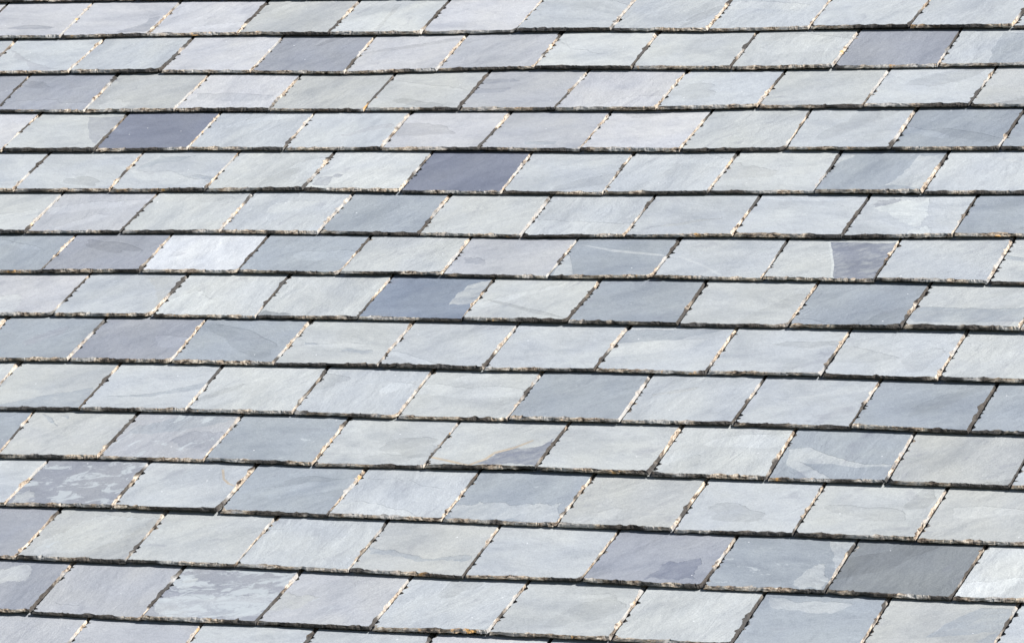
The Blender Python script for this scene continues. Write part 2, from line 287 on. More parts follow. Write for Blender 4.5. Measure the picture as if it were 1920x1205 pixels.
 (6, 'B', [1.1483, -1.1585, 1.1462, -0.9665], [1.3997, -1.1596, 1.4064, -0.9719], 0, [([(1.2313, -1.0124), (1.3362, -0.9991), (1.3021, -1.0487), (1.2249, -1.0618)], 'W', 2)], 'fourth from left'),
 (6, 'M', [1.3997, -1.1596, 1.4064, -0.9719], [1.6557, -1.1606, 1.6554, -0.9723], 0, [], 'fifth from left'),
 (6, 'G', [1.6557, -1.1606, 1.6554, -0.9723], [1.9097, -1.1662, 1.9099, -0.975], 0, [], 'sixth from left'),
 (6, 'B', [1.9097, -1.1662, 1.9099, -0.975], [2.1592, -1.1623, 2.1625, -0.9753], 0, [([(1.9196, -1.0874), (2.0166, -1.0957), (2.1696, -1.1078), (2.1685, -1.1594), (1.9178, -1.1632)], 'W', 1)], 'fifth from right'),
 (6, 'B', [2.1592, -1.1623, 2.1625, -0.9753], [2.4153, -1.1584, 2.4163, -0.9707], 0, [([(2.2064, -1.1214), (2.2516, -1.1044), (2.2976, -1.0897), (2.3695, -1.0771), (2.3007, -1.0991), (2.2564, -1.1184)], 'N', 1)], 'fourth from right'),
 (6, 'B', [2.4153, -1.1584, 2.4163, -0.9707], [2.6703, -1.159, 2.6736, -0.9685], 0, [], 'third from right'),
 (6, 'B', [2.6703, -1.159, 2.6736, -0.9685], [2.9201, -1.1506, 2.9209, -0.9664], 0, [([(2.6992, -1.0266), (2.7267, -0.9984), (2.7657, -0.984), (2.817, -0.9695), (2.8269, -1.0207), (2.8364, -1.1081), (2.8183, -1.1129), (2.7671, -1.0722), (2.7268, -1.0403)], 'Z', 4), ([(2.6977, -0.9846), (2.752, -0.9794), (2.7287, -1.0054), (2.7021, -1.0196)], 'P', 3), ([(2.8104, -1.1359), (2.8485, -1.1079), (2.8665, -1.1532), (2.8157, -1.154)], 'Z', 4)], 'second from right'),
 (6, 'M', [2.9201, -1.1506, 2.9209, -0.9664], [3.1758, -1.1422, 3.1791, -0.9642], 0, [], 'first from right'),
 (7, 'L', [0.2522, -1.3471, 0.2568, -1.173], [0.5062, -1.3471, 0.5108, -1.173], 0, [], ''),
 (7, 'M', [0.5062, -1.3471, 0.5108, -1.173], [0.7666, -1.344, 0.769, -1.1691], 0, [], 'first from left'),
 (7, 'P', [0.7666, -1.344, 0.769, -1.1691], [1.02, -1.3362, 1.0197, -1.1653], 0, [], 'second from left'),
 (7, 'Y', [1.02, -1.3362, 1.0197, -1.1653], [1.2719, -1.3356, 1.2717, -1.1687], 0, [], 'third from left'),
 (7, 'M', [1.2719, -1.3356, 1.2717, -1.1687], [1.5284, -1.3348, 1.5321, -1.1647], 0, [], 'fourth from left'),
 (7, 'G', [1.5284, -1.3348, 1.5321, -1.1647], [1.782, -1.3363, 1.7828, -1.1656], 0, [], 'fifth from left'),
 (7, 'V', [1.782, -1.3363, 1.7828, -1.1656], [2.0392, -1.3398, 2.0445, -1.1709], 0, [([(1.8032, -1.2565), (1.8421, -1.2558), (1.8619, -1.2902), (1.8122, -1.2796)], 'P', 3)], 'sixth from left'),
 (7, 'M', [2.0392, -1.3398, 2.0445, -1.1709], [2.2863, -1.3366, 2.2906, -1.1647], 0, [([(2.0457, -1.2635), (2.0412, -1.2266), (2.0961, -1.3313), (2.0496, -1.3437)], 'W', 1), ([(2.0563, -1.1868), (2.1619, -1.2129), (2.2772, -1.2339), (2.2803, -1.243), (2.1524, -1.2223)], 'W', 0)], 'fifth from right'),
 (7, 'B', [2.2863, -1.3366, 2.2906, -1.1647], [2.543, -1.3399, 2.543, -1.1652], 0, [([(2.2717, -1.2363), (2.3241, -1.2422), (2.387, -1.2797), (2.4504, -1.3281), (2.4406, -1.3283), (2.3746, -1.28), (2.3202, -1.2491)], 'W', 0)], 'fourth from right'),
 (7, 'G', [2.543, -1.3399, 2.543, -1.1652], [2.7992, -1.3385, 2.8001, -1.1611], 0, [([(2.6442, -1.1658), (2.8184, -1.1631), (2.8099, -1.3379), (2.7079, -1.3402), (2.6838, -1.2738)], 'D', 1), ([(2.6393, -1.1659), (2.6442, -1.1658), (2.6874, -1.2737), (2.7043, -1.3402), (2.6995, -1.3404), (2.6813, -1.2738)], 'Z', 0)], 'third from right'),
 (7, 'B', [2.7992, -1.3385, 2.8001, -1.1611], [3.0543, -1.3437, 3.0551, -1.1503], 0.25, [], 'second from right'),
 (7, 'G', [3.0543, -1.3437, 3.0551, -1.1503], [3.3063, -1.3444, 3.3087, -1.1485], 0, [([(3.0562, -1.2175), (3.1134, -1.232), (3.1176, -1.2474), (3.061, -1.2352)], 'M', 1)], 'first from right'),
 (8, 'M', [0.3787, -1.5393, 0.3768, -1.3493], [0.6327, -1.5393, 0.6308, -1.3493], 0, [], ''),
 (8, 'L', [0.6327, -1.5393, 0.6308, -1.3493], [0.8846, -1.5322, 0.889, -1.3437], 0.3, [([(0.647, -1.4416), (0.7514, -1.4391), (0.7836, -1.4901), (0.7914, -1.5343), (0.6949, -1.537)], 'W', 3)], 'first from left'),
 (8, 'B', [0.8846, -1.5322, 0.889, -1.3437], [1.1385, -1.5273, 1.1426, -1.3383], 0, [([(1.0349, -1.3472), (1.1574, -1.3446), (1.1487, -1.4456), (1.1362, -1.5016), (1.095, -1.4119)], 'N', 1)], 'second from left'),
 (8, 'W', [1.1385, -1.5273, 1.1426, -1.3383], [1.4001, -1.5268, 1.3978, -1.3351], 0, [], 'third from left'),
 (8, 'G', [1.4001, -1.5268, 1.3978, -1.3351], [1.6514, -1.5264, 1.6543, -1.3435], 0, [([(1.3987, -1.5081), (1.4135, -1.4963), (1.4728, -1.5106), (1.4851, -1.5239), (1.4282, -1.5301)], 'X', 3)], 'fourth from left'),
 (8, 'E', [1.6514, -1.5264, 1.6543, -1.3435], [1.9041, -1.5259, 1.907, -1.3425], 0, [([(1.8462, -1.4597), (1.8456, -1.4053), (1.8542, -1.3709), (1.8784, -1.3498), (1.9215, -1.3442), (1.9097, -1.431), (1.8836, -1.4565)], 'G', 2)], 'fifth from left'),
 (8, 'G', [1.9041, -1.5259, 1.907, -1.3425], [2.1559, -1.5296, 2.1628, -1.3459], 0, [], 'sixth from left'),
 (8, 'M', [2.1559, -1.5296, 2.1628, -1.3459], [2.412, -1.5286, 2.4111, -1.3425], 0, [], 'fifth from right'),
 (8, 'G', [2.412, -1.5286, 2.4111, -1.3425], [2.6636, -1.5298, 2.6689, -1.3455], 0, [], 'fourth from right'),
 (8, 'M', [2.6636, -1.5298, 2.6689, -1.3455], [2.9183, -1.5307, 2.9223, -1.3441], 0, [], 'third from right'),
 (8, 'G', [2.9183, -1.5307, 2.9223, -1.3441], [3.1745, -1.5314, 3.1852, -1.3445], 0, [([(2.9189, -1.4444), (3.0195, -1.446), (3.1689, -1.4377), (3.1871, -1.5053), (2.9447, -1.5124), (2.9234, -1.4959)], 'M', 1)], 'second from right'),
 (8, 'G', [3.1745, -1.5314, 3.1852, -1.3445], [3.4285, -1.5314, 3.4392, -1.3445], 0, [], 'first from right'),
 (9, 'M', [0.5231, -1.7281, 0.5129, -1.5378], [0.7771, -1.7281, 0.7669, -1.5378], 0, [], 'first from left'),
 (9, 'M', [0.7771, -1.7281, 0.7669, -1.5378], [1.0187, -1.7219, 1.0213, -1.5352], 0, [([(0.8634, -1.6383), (0.9024, -1.5912), (0.9478, -1.5715), (0.9452, -1.5945), (0.9108, -1.6368), (0.8767, -1.6652)], 'P', 3)], 'second from left'),
 (9, 'P', [1.0187, -1.7219, 1.0213, -1.5352], [1.2763, -1.7195, 1.2738, -1.5302], 0, [], 'third from left'),
 (9, 'M', [1.2763, -1.7195, 1.2738, -1.5302], [1.5285, -1.7194, 1.5333, -1.5341], 0, [], 'fourth from left'),
 (9, 'G', [1.5285, -1.7194, 1.5333, -1.5341], [1.7808, -1.7191, 1.7851, -1.529], 0, [([(1.5573, -1.6162), (1.6262, -1.6251), (1.6581, -1.6396), (1.5666, -1.6381)], 'M', 3), ([(1.6636, -1.6526), (1.7434, -1.6588), (1.7352, -1.67), (1.669, -1.6657)], 'M', 3), ([(1.5538, -1.6385), (1.7309, -1.6283), (1.6609, -1.6461)], 'W', 2)], 'fifth from left'),
 (9, 'B', [1.7808, -1.7191, 1.7851, -1.529], [2.0321, -1.7229, 2.036, -1.5306], 0, [], 'sixth from left'),
 (9, 'B', [2.0321, -1.7229, 2.036, -1.5306], [2.2874, -1.7179, 2.2952, -1.5383], 0, [], 'fifth from right'),
 (9, 'B', [2.2874, -1.7179, 2.2952, -1.5383], [2.5409, -1.7191, 2.5457, -1.5329], 0, [([(2.293, -1.5404), (2.5212, -1.5336), (2.4385, -1.5773), (2.2974, -1.6293), (2.2967, -1.5926)], 'M', 1), ([(2.2228, -1.6275), (2.3454, -1.591), (2.4965, -1.569), (2.465, -1.6195), (2.3088, -1.6612)], 'W', 1)], 'fourth from right'),
 (9, 'B', [2.5409, -1.7191, 2.5457, -1.5329], [2.7972, -1.72, 2.8004, -1.5338], 0, [], 'third from right'),
 (9, 'B', [2.7972, -1.72, 2.8004, -1.5338], [3.0533, -1.7268, 3.0568, -1.5344], 0, [], 'second from right'),
 (9, 'G', [3.0533, -1.7268, 3.0568, -1.5344], [3.3048, -1.7254, 3.3145, -1.5349], 0, [], 'first from right'),
 (9, 'L', [3.3048, -1.7254, 3.3145, -1.5349], [3.5588, -1.7254, 3.5685, -1.5349], 0, [], ''),
 (10, 'G', [0.6351, -1.9263, 0.6374, -1.7308], [0.8891, -1.9263, 0.8914, -1.7308], 0, [], 'first from left'),
 (10, 'G', [0.8891, -1.9263, 0.8914, -1.7308], [1.1417, -1.9199, 1.1453, -1.724], 0, [([(0.9136, -1.9182), (1.0022, -1.8795), (1.1304, -1.8261), (1.1522, -1.9277), (0.9232, -1.9374)], 'M', 1)], 'second from left'),
 (10, 'B', [1.1417, -1.9199, 1.1453, -1.724], [1.4029, -1.9174, 1.4016, -1.7303], 0, [([(1.1703, -1.8683), (1.2572, -1.8561), (1.404, -1.7893), (1.3937, -1.8245), (1.2741, -1.8641)], 'M', 1)], 'third from left'),
 (10, 'G', [1.4029, -1.9174, 1.4016, -1.7303], [1.6576, -1.9149, 1.6574, -1.7233], 0, [], 'fourth from left'),
 (10, 'B', [1.6576, -1.9149, 1.6574, -1.7233], [1.9073, -1.9188, 1.9079, -1.725], 0, [], 'fifth from left'),
 (10, 'G', [1.9073, -1.9188, 1.9079, -1.725], [2.1634, -1.918, 2.1639, -1.7284], 0, [], 'sixth from left'),
 (10, 'M', [2.1634, -1.918, 2.1639, -1.7284], [2.4159, -1.9151, 2.4154, -1.7275], 0, [], 'fifth from right'),
 (10, 'B', [2.4159, -1.9151, 2.4154, -1.7275], [2.6644, -1.9121, 2.6706, -1.7242], 0, [([(2.445, -1.7998), (2.5384, -1.7649), (2.5353, -1.7733), (2.4514, -1.8079)], 'N', 1)], 'fourth from right'),
 (10, 'B', [2.6644, -1.9121, 2.6706, -1.7242], [2.9211, -1.9147, 2.9253, -1.7291], 0, [([(2.68, -1.7801), (2.7394, -1.8004), (2.8055, -1.7875), (2.8548, -1.7588), (2.8074, -1.7935), (2.7414, -1.8065)], 'W', 0)], 'third from right'),
 (10, 'M', [2.9211, -1.9147, 2.9253, -1.7291], [3.1737, -1.9191, 3.1779, -1.7296], 0, [], 'second from right'),
 (10, 'M', [3.1737, -1.9191, 3.1779, -1.7296], [3.4306, -1.919, 3.4345, -1.7278], 0, [], 'first from right'),
 (11, 'M', [0.7867, -2.1188, 0.7742, -1.9266], [1.0334, -2.113, 1.0258, -1.9246], 0, [], 'first from left'),
 (11, 'N', [1.0334, -2.113, 1.0258, -1.9246], [1.2758, -2.1052, 1.2838, -1.9158], 0, [([(1.0498, -1.9277), (1.0696, -1.9355), (1.1212, -1.9871), (1.0915, -1.967)], 'M', 1), ([(1.0996, -1.9342), (1.1191, -1.9334), (1.126, -1.9504)], 'M', 1)], 'second from left'),
 (11, 'V', [1.2758, -2.1052, 1.2838, -1.9158], [1.5299, -2.105, 1.5346, -1.9136], 0.7, [([(1.2914, -1.9859), (1.3534, -1.9511), (1.4028, -1.9169), (1.5198, -1.9183), (1.485, -1.956), (1.352, -2.0044)], 'M', 2), ([(1.4121, -2.0227), (1.4378, -1.9941), (1.524, -1.9859), (1.5338, -2.0796), (1.4594, -2.0561)], 'P', 3), ([(1.4044, -1.9061), (1.3534, -1.9511), (1.2993, -1.9749), (1.2982, -2.0005), (1.4087, -1.9869), (1.5056, -1.9444), (1.5244, -1.9288)], 'M', 2)], 'third from left'),
 (11, 'M', [1.5299, -2.105, 1.5346, -1.9136], [1.7878, -2.1085, 1.7906, -1.9173], 0.45, [], 'fourth from left'),
 (11, 'G', [1.7878, -2.1085, 1.7906, -1.9173], [2.0437, -2.1056, 2.0488, -1.9185], 0, [], 'fifth from left'),
 (11, 'G', [2.0437, -2.1056, 2.0488, -1.9185], [2.2961, -2.1008, 2.2983, -1.9239], 0, [([(2.1495, -2.0999), (2.1758, -2.0744), (2.1837, -2.0477), (2.2176, -2.0258), (2.2671, -2.0133), (2.2937, -1.9713), (2.3061, -2.1019)], 'D', 2), ([(2.0327, -2.0653), (2.0733, -2.0754), (2.1428, -2.0982), (2.17, -2.0686), (2.1791, -2.0418), (2.2146, -2.0178), (2.2448, -1.9858), (2.2487, -1.9897), (2.2188, -2.0257), (2.1845, -2.0497), (2.1754, -2.0764), (2.1458, -2.1061), (2.074, -2.0835), (2.035, -2.0713)], 'T', 0)], 'sixth from left'),
 (11, 'G', [2.2961, -2.1008, 2.2983, -1.9239], [2.5496, -2.1075, 2.5517, -1.9146], 0, [], 'fifth from right'),
 (11, 'G', [2.5496, -2.1075, 2.5517, -1.9146], [2.803, -2.1099, 2.8006, -1.9216], 0, [], 'fourth from right'),
 (11, 'M', [2.803, -2.1099, 2.8006, -1.9216], [3.0569, -2.11, 3.0563, -1.9238], 0, [([(2.8119, -1.9911), (2.8518, -1.9793), (2.91, -2.0121), (2.9747, -2.0383), (3.0497, -2.0443), (3.0415, -2.0544), (2.9572, -2.0548), (2.8978, -2.0461), (2.8505, -2.0406), (2.8945, -2.0717), (2.9398, -2.1082), (2.8941, -2.1067), (2.8249, -2.0498)], 'W', 1)], 'third from right'),
 (11, 'N', [3.0569, -2.11, 3.0563, -1.9238], [3.3127, -2.1135, 3.3147, -1.9237], 0, [], 'second from right'),
 (11, 'B', [3.3127, -2.1135, 3.3147, -1.9237], [3.5656, -2.1112, 3.5776, -1.9212], 0, [], 'first from right'),
 (12, 'B', [0.8844, -2.2982, 0.9, -2.1193], [1.1417, -2.294, 1.1525, -2.111], 0, [], 'first from left'),
 (12, 'P', [1.1417, -2.294, 1.1525, -2.111], [1.3997, -2.2917, 1.3983, -2.1071], 0.85, [([(1.1469, -2.2544), (1.17, -2.2223), (1.2022, -2.2617), (1.1897, -2.2889), (1.1583, -2.2907)], 'G', 4)], 'second from left'),
 (12, 'B', [1.3997, -2.2917, 1.3983, -2.1071], [1.6493, -2.2935, 1.6539, -2.1046], 0, [([(1.5793, -2.1248), (1.5855, -2.1245), (1.6058, -2.1644), (1.6268, -2.1836), (1.6492, -2.1946), (1.6419, -2.195), (1.6237, -2.1879), (1.6026, -2.1686)], 'T', 0)], 'third from left'),
 (12, 'M', [1.6493, -2.2935, 1.6539, -2.1046], [1.902, -2.2948, 1.9109, -2.112], 0, [], 'fourth from left'),
 (12, 'B', [1.902, -2.2948, 1.9109, -2.112], [2.1587, -2.2956, 2.1665, -2.115], 0, [([(1.9009, -2.257), (1.9555, -2.236), (2.0384, -2.261), (2.1211, -2.2876), (2.0523, -2.2955), (1.9059, -2.2922)], 'W', 2), ([(1.9288, -2.1414), (2.0165, -2.1469), (2.123, -2.1713), (2.0835, -2.1933), (1.9569, -2.1802)], 'B', 2)], 'fifth from left'),
 (12, 'M', [2.1587, -2.2956, 2.1665, -2.115], [2.4135, -2.2999, 2.4201, -2.1177], 0.35, [([(2.1534, -2.2486), (2.2138, -2.2197), (2.2893, -2.2312), (2.3954, -2.2155), (2.4153, -2.3014), (2.1838, -2.2957)], 'W', 4)], 'fifth from right'),
 (12, 'N', [2.4135, -2.2999, 2.4201, -2.1177], [2.6671, -2.3039, 2.6719, -2.1143], 0, [], 'fourth from right'),
 (12, 'B', [2.6671, -2.3039, 2.6719, -2.1143], [2.9193, -2.3038, 2.9236, -2.1165], 0, [], 'third from right'),
 (12, 'G', [2.9193, -2.3038, 2.9236, -2.1165], [3.1756, -2.3068, 3.1818, -2.118], 0, [], 'second from right'),
 (12, 'N', [3.1756, -2.3068, 3.1818, -2.118], [3.4329, -2.3075, 3.4438, -2.119], 0, [], 'first from right'),
 (12, 'N', [3.4329, -2.3075, 3.4438, -2.119], [3.6869, -2.3075, 3.6978, -2.119], 0, [], ''),
 (13, 'P', [1.0136, -2.4911, 1.0169, -2.2967], [1.265, -2.489, 1.2718, -2.2986], 0, [], 'first from left'),
 (13, 'N', [1.265, -2.489, 1.2718, -2.2986], [1.5219, -2.4882, 1.5231, -2.2984], 0.5, [([(1.3112, -2.4066), (1.3882, -2.302), (1.5157, -2.3048), (1.486, -2.3762), (1.4093, -2.4794), (1.2947, -2.4769)], 'G', 4)], 'second from left'),
 (13, 'G', [1.5219, -2.4882, 1.5231, -2.2984], [1.7725, -2.4856, 1.7785, -2.3055], 0, [], 'third from left'),
 (13, 'B', [1.7725, -2.4856, 1.7785, -2.3055], [2.0295, -2.488, 2.0349, -2.3023], 0, [], 'fourth from left'),
 (13, 'N', [2.0295, -2.488, 2.0349, -2.3023], [2.2838, -2.492, 2.2867, -2.3011], 0, [([(2.034, -2.3975), (2.1243, -2.4149), (2.2008, -2.4291), (2.2701, -2.4114), (2.2716, -2.4303), (2.1715, -2.4443), (2.0506, -2.4234)], 'M', 2)], 'fifth from left'),
 (13, 'B', [2.2838, -2.492, 2.2867, -2.3011], [2.5382, -2.4899, 2.546, -2.3068], 0, [], 'fifth from right'),
 (13, 'P', [2.5382, -2.4899, 2.546, -2.3068], [2.7922, -2.4931, 2.8015, -2.3084], 0, [([(2.6814, -2.4209), (2.7498, -2.3905), (2.77, -2.4668), (2.6685, -2.4809)], 'D', 4)], 'fourth from right'),
 (13, 'M', [2.7922, -2.4931, 2.8015, -2.3084], [3.0462, -2.494, 3.0518, -2.3119], 0.5, [([(2.9962, -2.3082), (3.0611, -2.3042), (3.0476, -2.4211), (3.0241, -2.3768)], 'W', 1), ([(2.9748, -2.4677), (2.9833, -2.4253), (3.0167, -2.392), (3.0399, -2.4489), (3.036, -2.4889), (2.9922, -2.4883)], 'W', 3)], 'third from right'),
 (13, 'X', [3.0462, -2.494, 3.0518, -2.3119], [3.3017, -2.4979, 3.3145, -2.3105], 0, [], 'second from right'),
 (13, 'W', [3.3017, -2.4979, 3.3145, -2.3105], [3.5575, -2.4942, 3.5714, -2.3055], 0, [], 'first from right'),
 (14, 'P', [1.1417, -2.6816, 1.1411, -2.4906], [1.3903, -2.6774, 1.3948, -2.4882], 0, [([(1.2171, -2.5504), (1.2795, -2.4975), (1.3025, -2.498), (1.3218, -2.563), (1.2331, -2.5824)], 'W', 3)], 'first from left'),
 (14, 'V', [1.3903, -2.6774, 1.3948, -2.4882], [1.6495, -2.6834, 1.6534, -2.489], 0, [([(1.3908, -2.6732), (1.4209, -2.6331), (1.4878, -2.6437), (1.4644, -2.6718)], 'V', 2)], 'second from left'),
 (14, 'P', [1.6495, -2.6834, 1.6534, -2.489], [1.9038, -2.6781, 1.9173, -2.4986], 1.0, [([(1.6471, -2.6174), (1.696, -2.5914), (1.7698, -2.5939), (1.825, -2.5826), (1.9118, -2.5616), (1.9006, -2.6186), (1.8817, -2.6571), (1.8071, -2.6773), (1.684, -2.6712)], 'B', 4), ([(1.6743, -2.53), (1.7037, -2.5223), (1.7046, -2.5566), (1.6725, -2.5664)], 'Z', 4)], 'third from left'),
 (14, 'V', [1.9038, -2.6781, 1.9173, -2.4986], [2.1576, -2.6817, 2.1648, -2.4974], 0.4, [([(1.8579, -2.6028), (1.9001, -2.5624), (2.0005, -2.5743), (1.9737, -2.6228), (1.8969, -2.6375)], 'N', 3)], 'fourth from left'),
 (14, 'B', [2.1576, -2.6817, 2.1648, -2.4974], [2.4102, -2.6795, 2.4195, -2.4954], 0, [], 'fifth from left'),
 (14, 'G', [2.4102, -2.6795, 2.4195, -2.4954], [2.6673, -2.6801, 2.6706, -2.4988], 0, [], 'fifth from right'),
 (14, 'G', [2.6673, -2.6801, 2.6706, -2.4988], [2.9163, -2.6809, 2.9208, -2.5], 0, [], 'fourth from right'),
 (14, 'M', [2.9163, -2.6809, 2.9208, -2.5], [3.1681, -2.6845, 3.1749, -2.5077], 0, [([(2.9308, -2.5015), (3.1094, -2.5162), (3.0779, -2.5541), (2.9557, -2.5448)], 'B', 2)], 'third from right'),
 (14, 'N', [3.1681, -2.6845, 3.1749, -2.5077], [3.4231, -2.6873, 3.4329, -2.5057], 0, [([(3.2846, -2.6217), (3.3231, -2.5543), (3.3631, -2.5092), (3.4455, -2.5035), (3.426, -2.5853), (3.3489, -2.6083)], 'M', 1), ([(3.3858, -2.6281), (3.4172, -2.5911), (3.4409, -2.5634), (3.4281, -2.6678)], 'M', 1)], 'second from right'),
 (14, 'B', [3.4231, -2.6873, 3.4329, -2.5057], [3.6757, -2.6847, 3.6885, -2.5052], 0, [], 'first from right'),
 (15, 'G', [1.0111, -2.8743, 1.0111, -2.6859], [1.2651, -2.8743, 1.2651, -2.6859], 0, [], ''),
 (15, 'V', [1.2651, -2.8743, 1.2651, -2.6859], [1.5231, -2.8748, 1.5231, -2.6864], 0, [], 'first from left'),
 (15, 'V', [1.5231, -2.8748, 1.5231, -2.6864], [1.7802, -2.8749, 1.7802, -2.6865], 0, [], 'second from left'),
 (15, 'B', [1.7802, -2.8749, 1.7802, -2.6865], [2.0347, -2.8767, 2.0347, -2.6883], 0, [], 'third from left'),
 (15, 'B', [2.0347, -2.8767, 2.0347, -2.6883], [2.2892, -2.8726, 2.2892, -2.6842], 0, [], 'second from right'),
 (15, 'L', [2.2892, -2.8726, 2.2892, -2.6842], [2.5379, -2.8703, 2.5379, -2.682], 0, [], 'first from right'),
 (15, 'L', [2.5379, -2.8703, 2.5379, -2.682], [2.794, -2.8672, 2.794, -2.6788], 0, [], ''),
 (15, 'G', [2.794, -2.8672, 2.794, -2.6788], [3.0408, -2.8662, 3.0408, -2.6778], 0, [], ''),
 (15, 'L', [3.0408, -2.8662, 3.0408, -2.6778], [3.2933, -2.8677, 3.2933, -2.6794], 0, [], ''),
 (15, 'M', [3.2933, -2.8677, 3.2933, -2.6794], [3.5495, -2.8702, 3.5495, -2.6818], 0, [], ''),
 (15, 'B', [3.5495, -2.8702, 3.5495, -2.6818], [3.8035, -2.8702, 3.8035, -2.6818], 0, [], ''),
 (16, 'M', [1.1381, -3.0656, 1.1381, -2.8773], [1.3961, -3.0661, 1.3961, -2.8778], 0, [], ''),
 (16, 'N', [1.3961, -3.0661, 1.3961, -2.8778], [1.6532, -3.0663, 1.6532, -2.8779], 0, [], ''),
 (16, 'B', [1.6532, -3.0663, 1.6532, -2.8779], [1.9077, -3.0681, 1.9077, -2.8797], 0, [], ''),
 (16, 'G', [1.9077, -3.0681, 1.9077, -2.8797], [2.1622, -3.0639, 2.1622, -2.8756], 0, [], ''),
 (16, 'G', [2.1622, -3.0639, 2.1622, -2.8756], [2.4109, -3.0617, 2.4109, -2.8733], 0, [], ''),
 (16, 'B', [2.4109, -3.0617, 2.4109, -2.8733], [2.667, -3.0586, 2.667, -2.8702], 0, [], ''),
 (16, 'B', [2.667, -3.0586, 2.667, -2.8702], [2.9138, -3.0575, 2.9138, -2.8692], 0, [], ''),
 (16, 'M', [2.9138, -3.0575, 2.9138, -2.8692], [3.1663, -3.0591, 3.1663, -2.8707], 0, [], ''),
 (16, 'M', [3.1663, -3.0591, 3.1663, -2.8707], [3.4225, -3.0616, 3.4225, -2.8732], 0, [], ''),
 (16, 'L', [3.4225, -3.0616, 3.4225, -2.8732], [3.6765, -3.0616, 3.6765, -2.8732], 0, [], ''),
]


def lin(c): 
    c /= 255.0
    return c/12.92 if c <= 0.04045 else ((c+0.055)/1.055)**2.4
# stone colours (sRGB 0-255)
TONE = {
 'L': (178, 180, 185), 'B': (171, 176, 181), 'G': (174, 178, 180), 'W': (184, 188, 190), 'Y': (190, 194, 200),
 'P': (143, 147, 156), 'D': (117, 122, 136), 'E': (124, 133, 147), 'M': (146, 153, 161), 'N': (168, 171, 172), 'V': (163, 166, 172),
 'X': (124, 129, 134), 'Z': (198, 203, 203), 'T': (176, 163, 145)}
LOOK = {'L': 'pale lavender-grey', 'B': 'pale blue-grey', 'G': 'pale greenish-grey', 'W': 'very pale grey', 'Y': 'near-white lavender',
 'P': 'purple-grey', 'D': 'dark purple', 'E': 'dark blue-grey', 'M': 'mid blue-grey', 'N': 'plain mid grey', 'V': 'muted lavender-grey', 'X': 'dark neutral grey'}
ORD = 'zeroth first second third fourth fifth sixth seventh eighth ninth tenth eleventh twelfth thirteenth fourteenth fifteenth sixteenth'.split()
EXPOSURE = 0.1914          # height of slate left showing
GAP = 0.0036

def jag(rng, n, step, amp, octs=3, sharp=0.4):
    """ragged one dimensional profile: value noise plus saw-tooth breaks"""
    x = np.arange(n)*step; y = np.zeros(n); a = 1.0; wl = 0.035
    for o in range(octs):
        k = int(x[-1]/wl)+3
        p = rng.uniform(-1, 1, k); ph = rng.uniform(0, 1)
        t = x/wl+ph; i = np.minimum(t.astype(int), k-2); f = t-i
        if o < octs-1: f = f*f*(3-2*f)
        y += a*(p[i]*(1-f)+p[i+1]*f); a *= 0.62; wl *= 0.42
    # conchoidal breaks
    s = 0.0; saw = np.zeros(n)
    while s < x[-1]:
        w = rng.uniform(0.004, 0.016); h = rng.uniform(0, 1)**2
        mk = (x >= s) & (x < s+w); tt = (x[mk]-s)/w
        saw[mk] = h*(1-tt) if rng.uniform() < 0.5 else h*np.sin(tt*math.pi)
        s += w
    return amp*(y*0.5*(1-sharp)+saw*1.5*sharp)
def chips(rng, n, step, count, wmin, wmax, dmin, dmax):
    x = np.arange(n)*step; y = np.zeros(n)
    for _ in range(count):
        c = rng.uniform(0, x[-1]); w = rng.uniform(wmin, wmax); d = rng.uniform(dmin, dmax)
        t = np.clip(1-np.abs(x-c)/w, 0, 1); y = np.maximum(y, d*t**0.7)
    return y

def ragged_poly(rng, poly, lvl):
    """fractal (midpoint) roughening of an outline: lvl 0 straight .. 4 very broken"""
    amp = (0.0, 0.10, 0.17, 0.23, 0.28)[lvl]
    pts = [np.array(p, dtype=float) for p in poly]
    while True:
        out = []; big = False
        for i in range(len(pts)):
            a = pts[i]; c = pts[(i+1) % len(pts)]; L = np.linalg.norm(c-a)
            out.append(a)
            if L > (0.004 if lvl < 3 else 0.0028) and lvl:
                big = True
                nn = np.array([-(c-a)[1], (c-a)[0]])
                out.append((a+c)/2+nn*rng.uniform(-1, 1)*amp*(1.0 if L < 0.05 else 0.45)+(c-a)*rng.uniform(-.12, .12))
        pts = out
        if not big: return pts

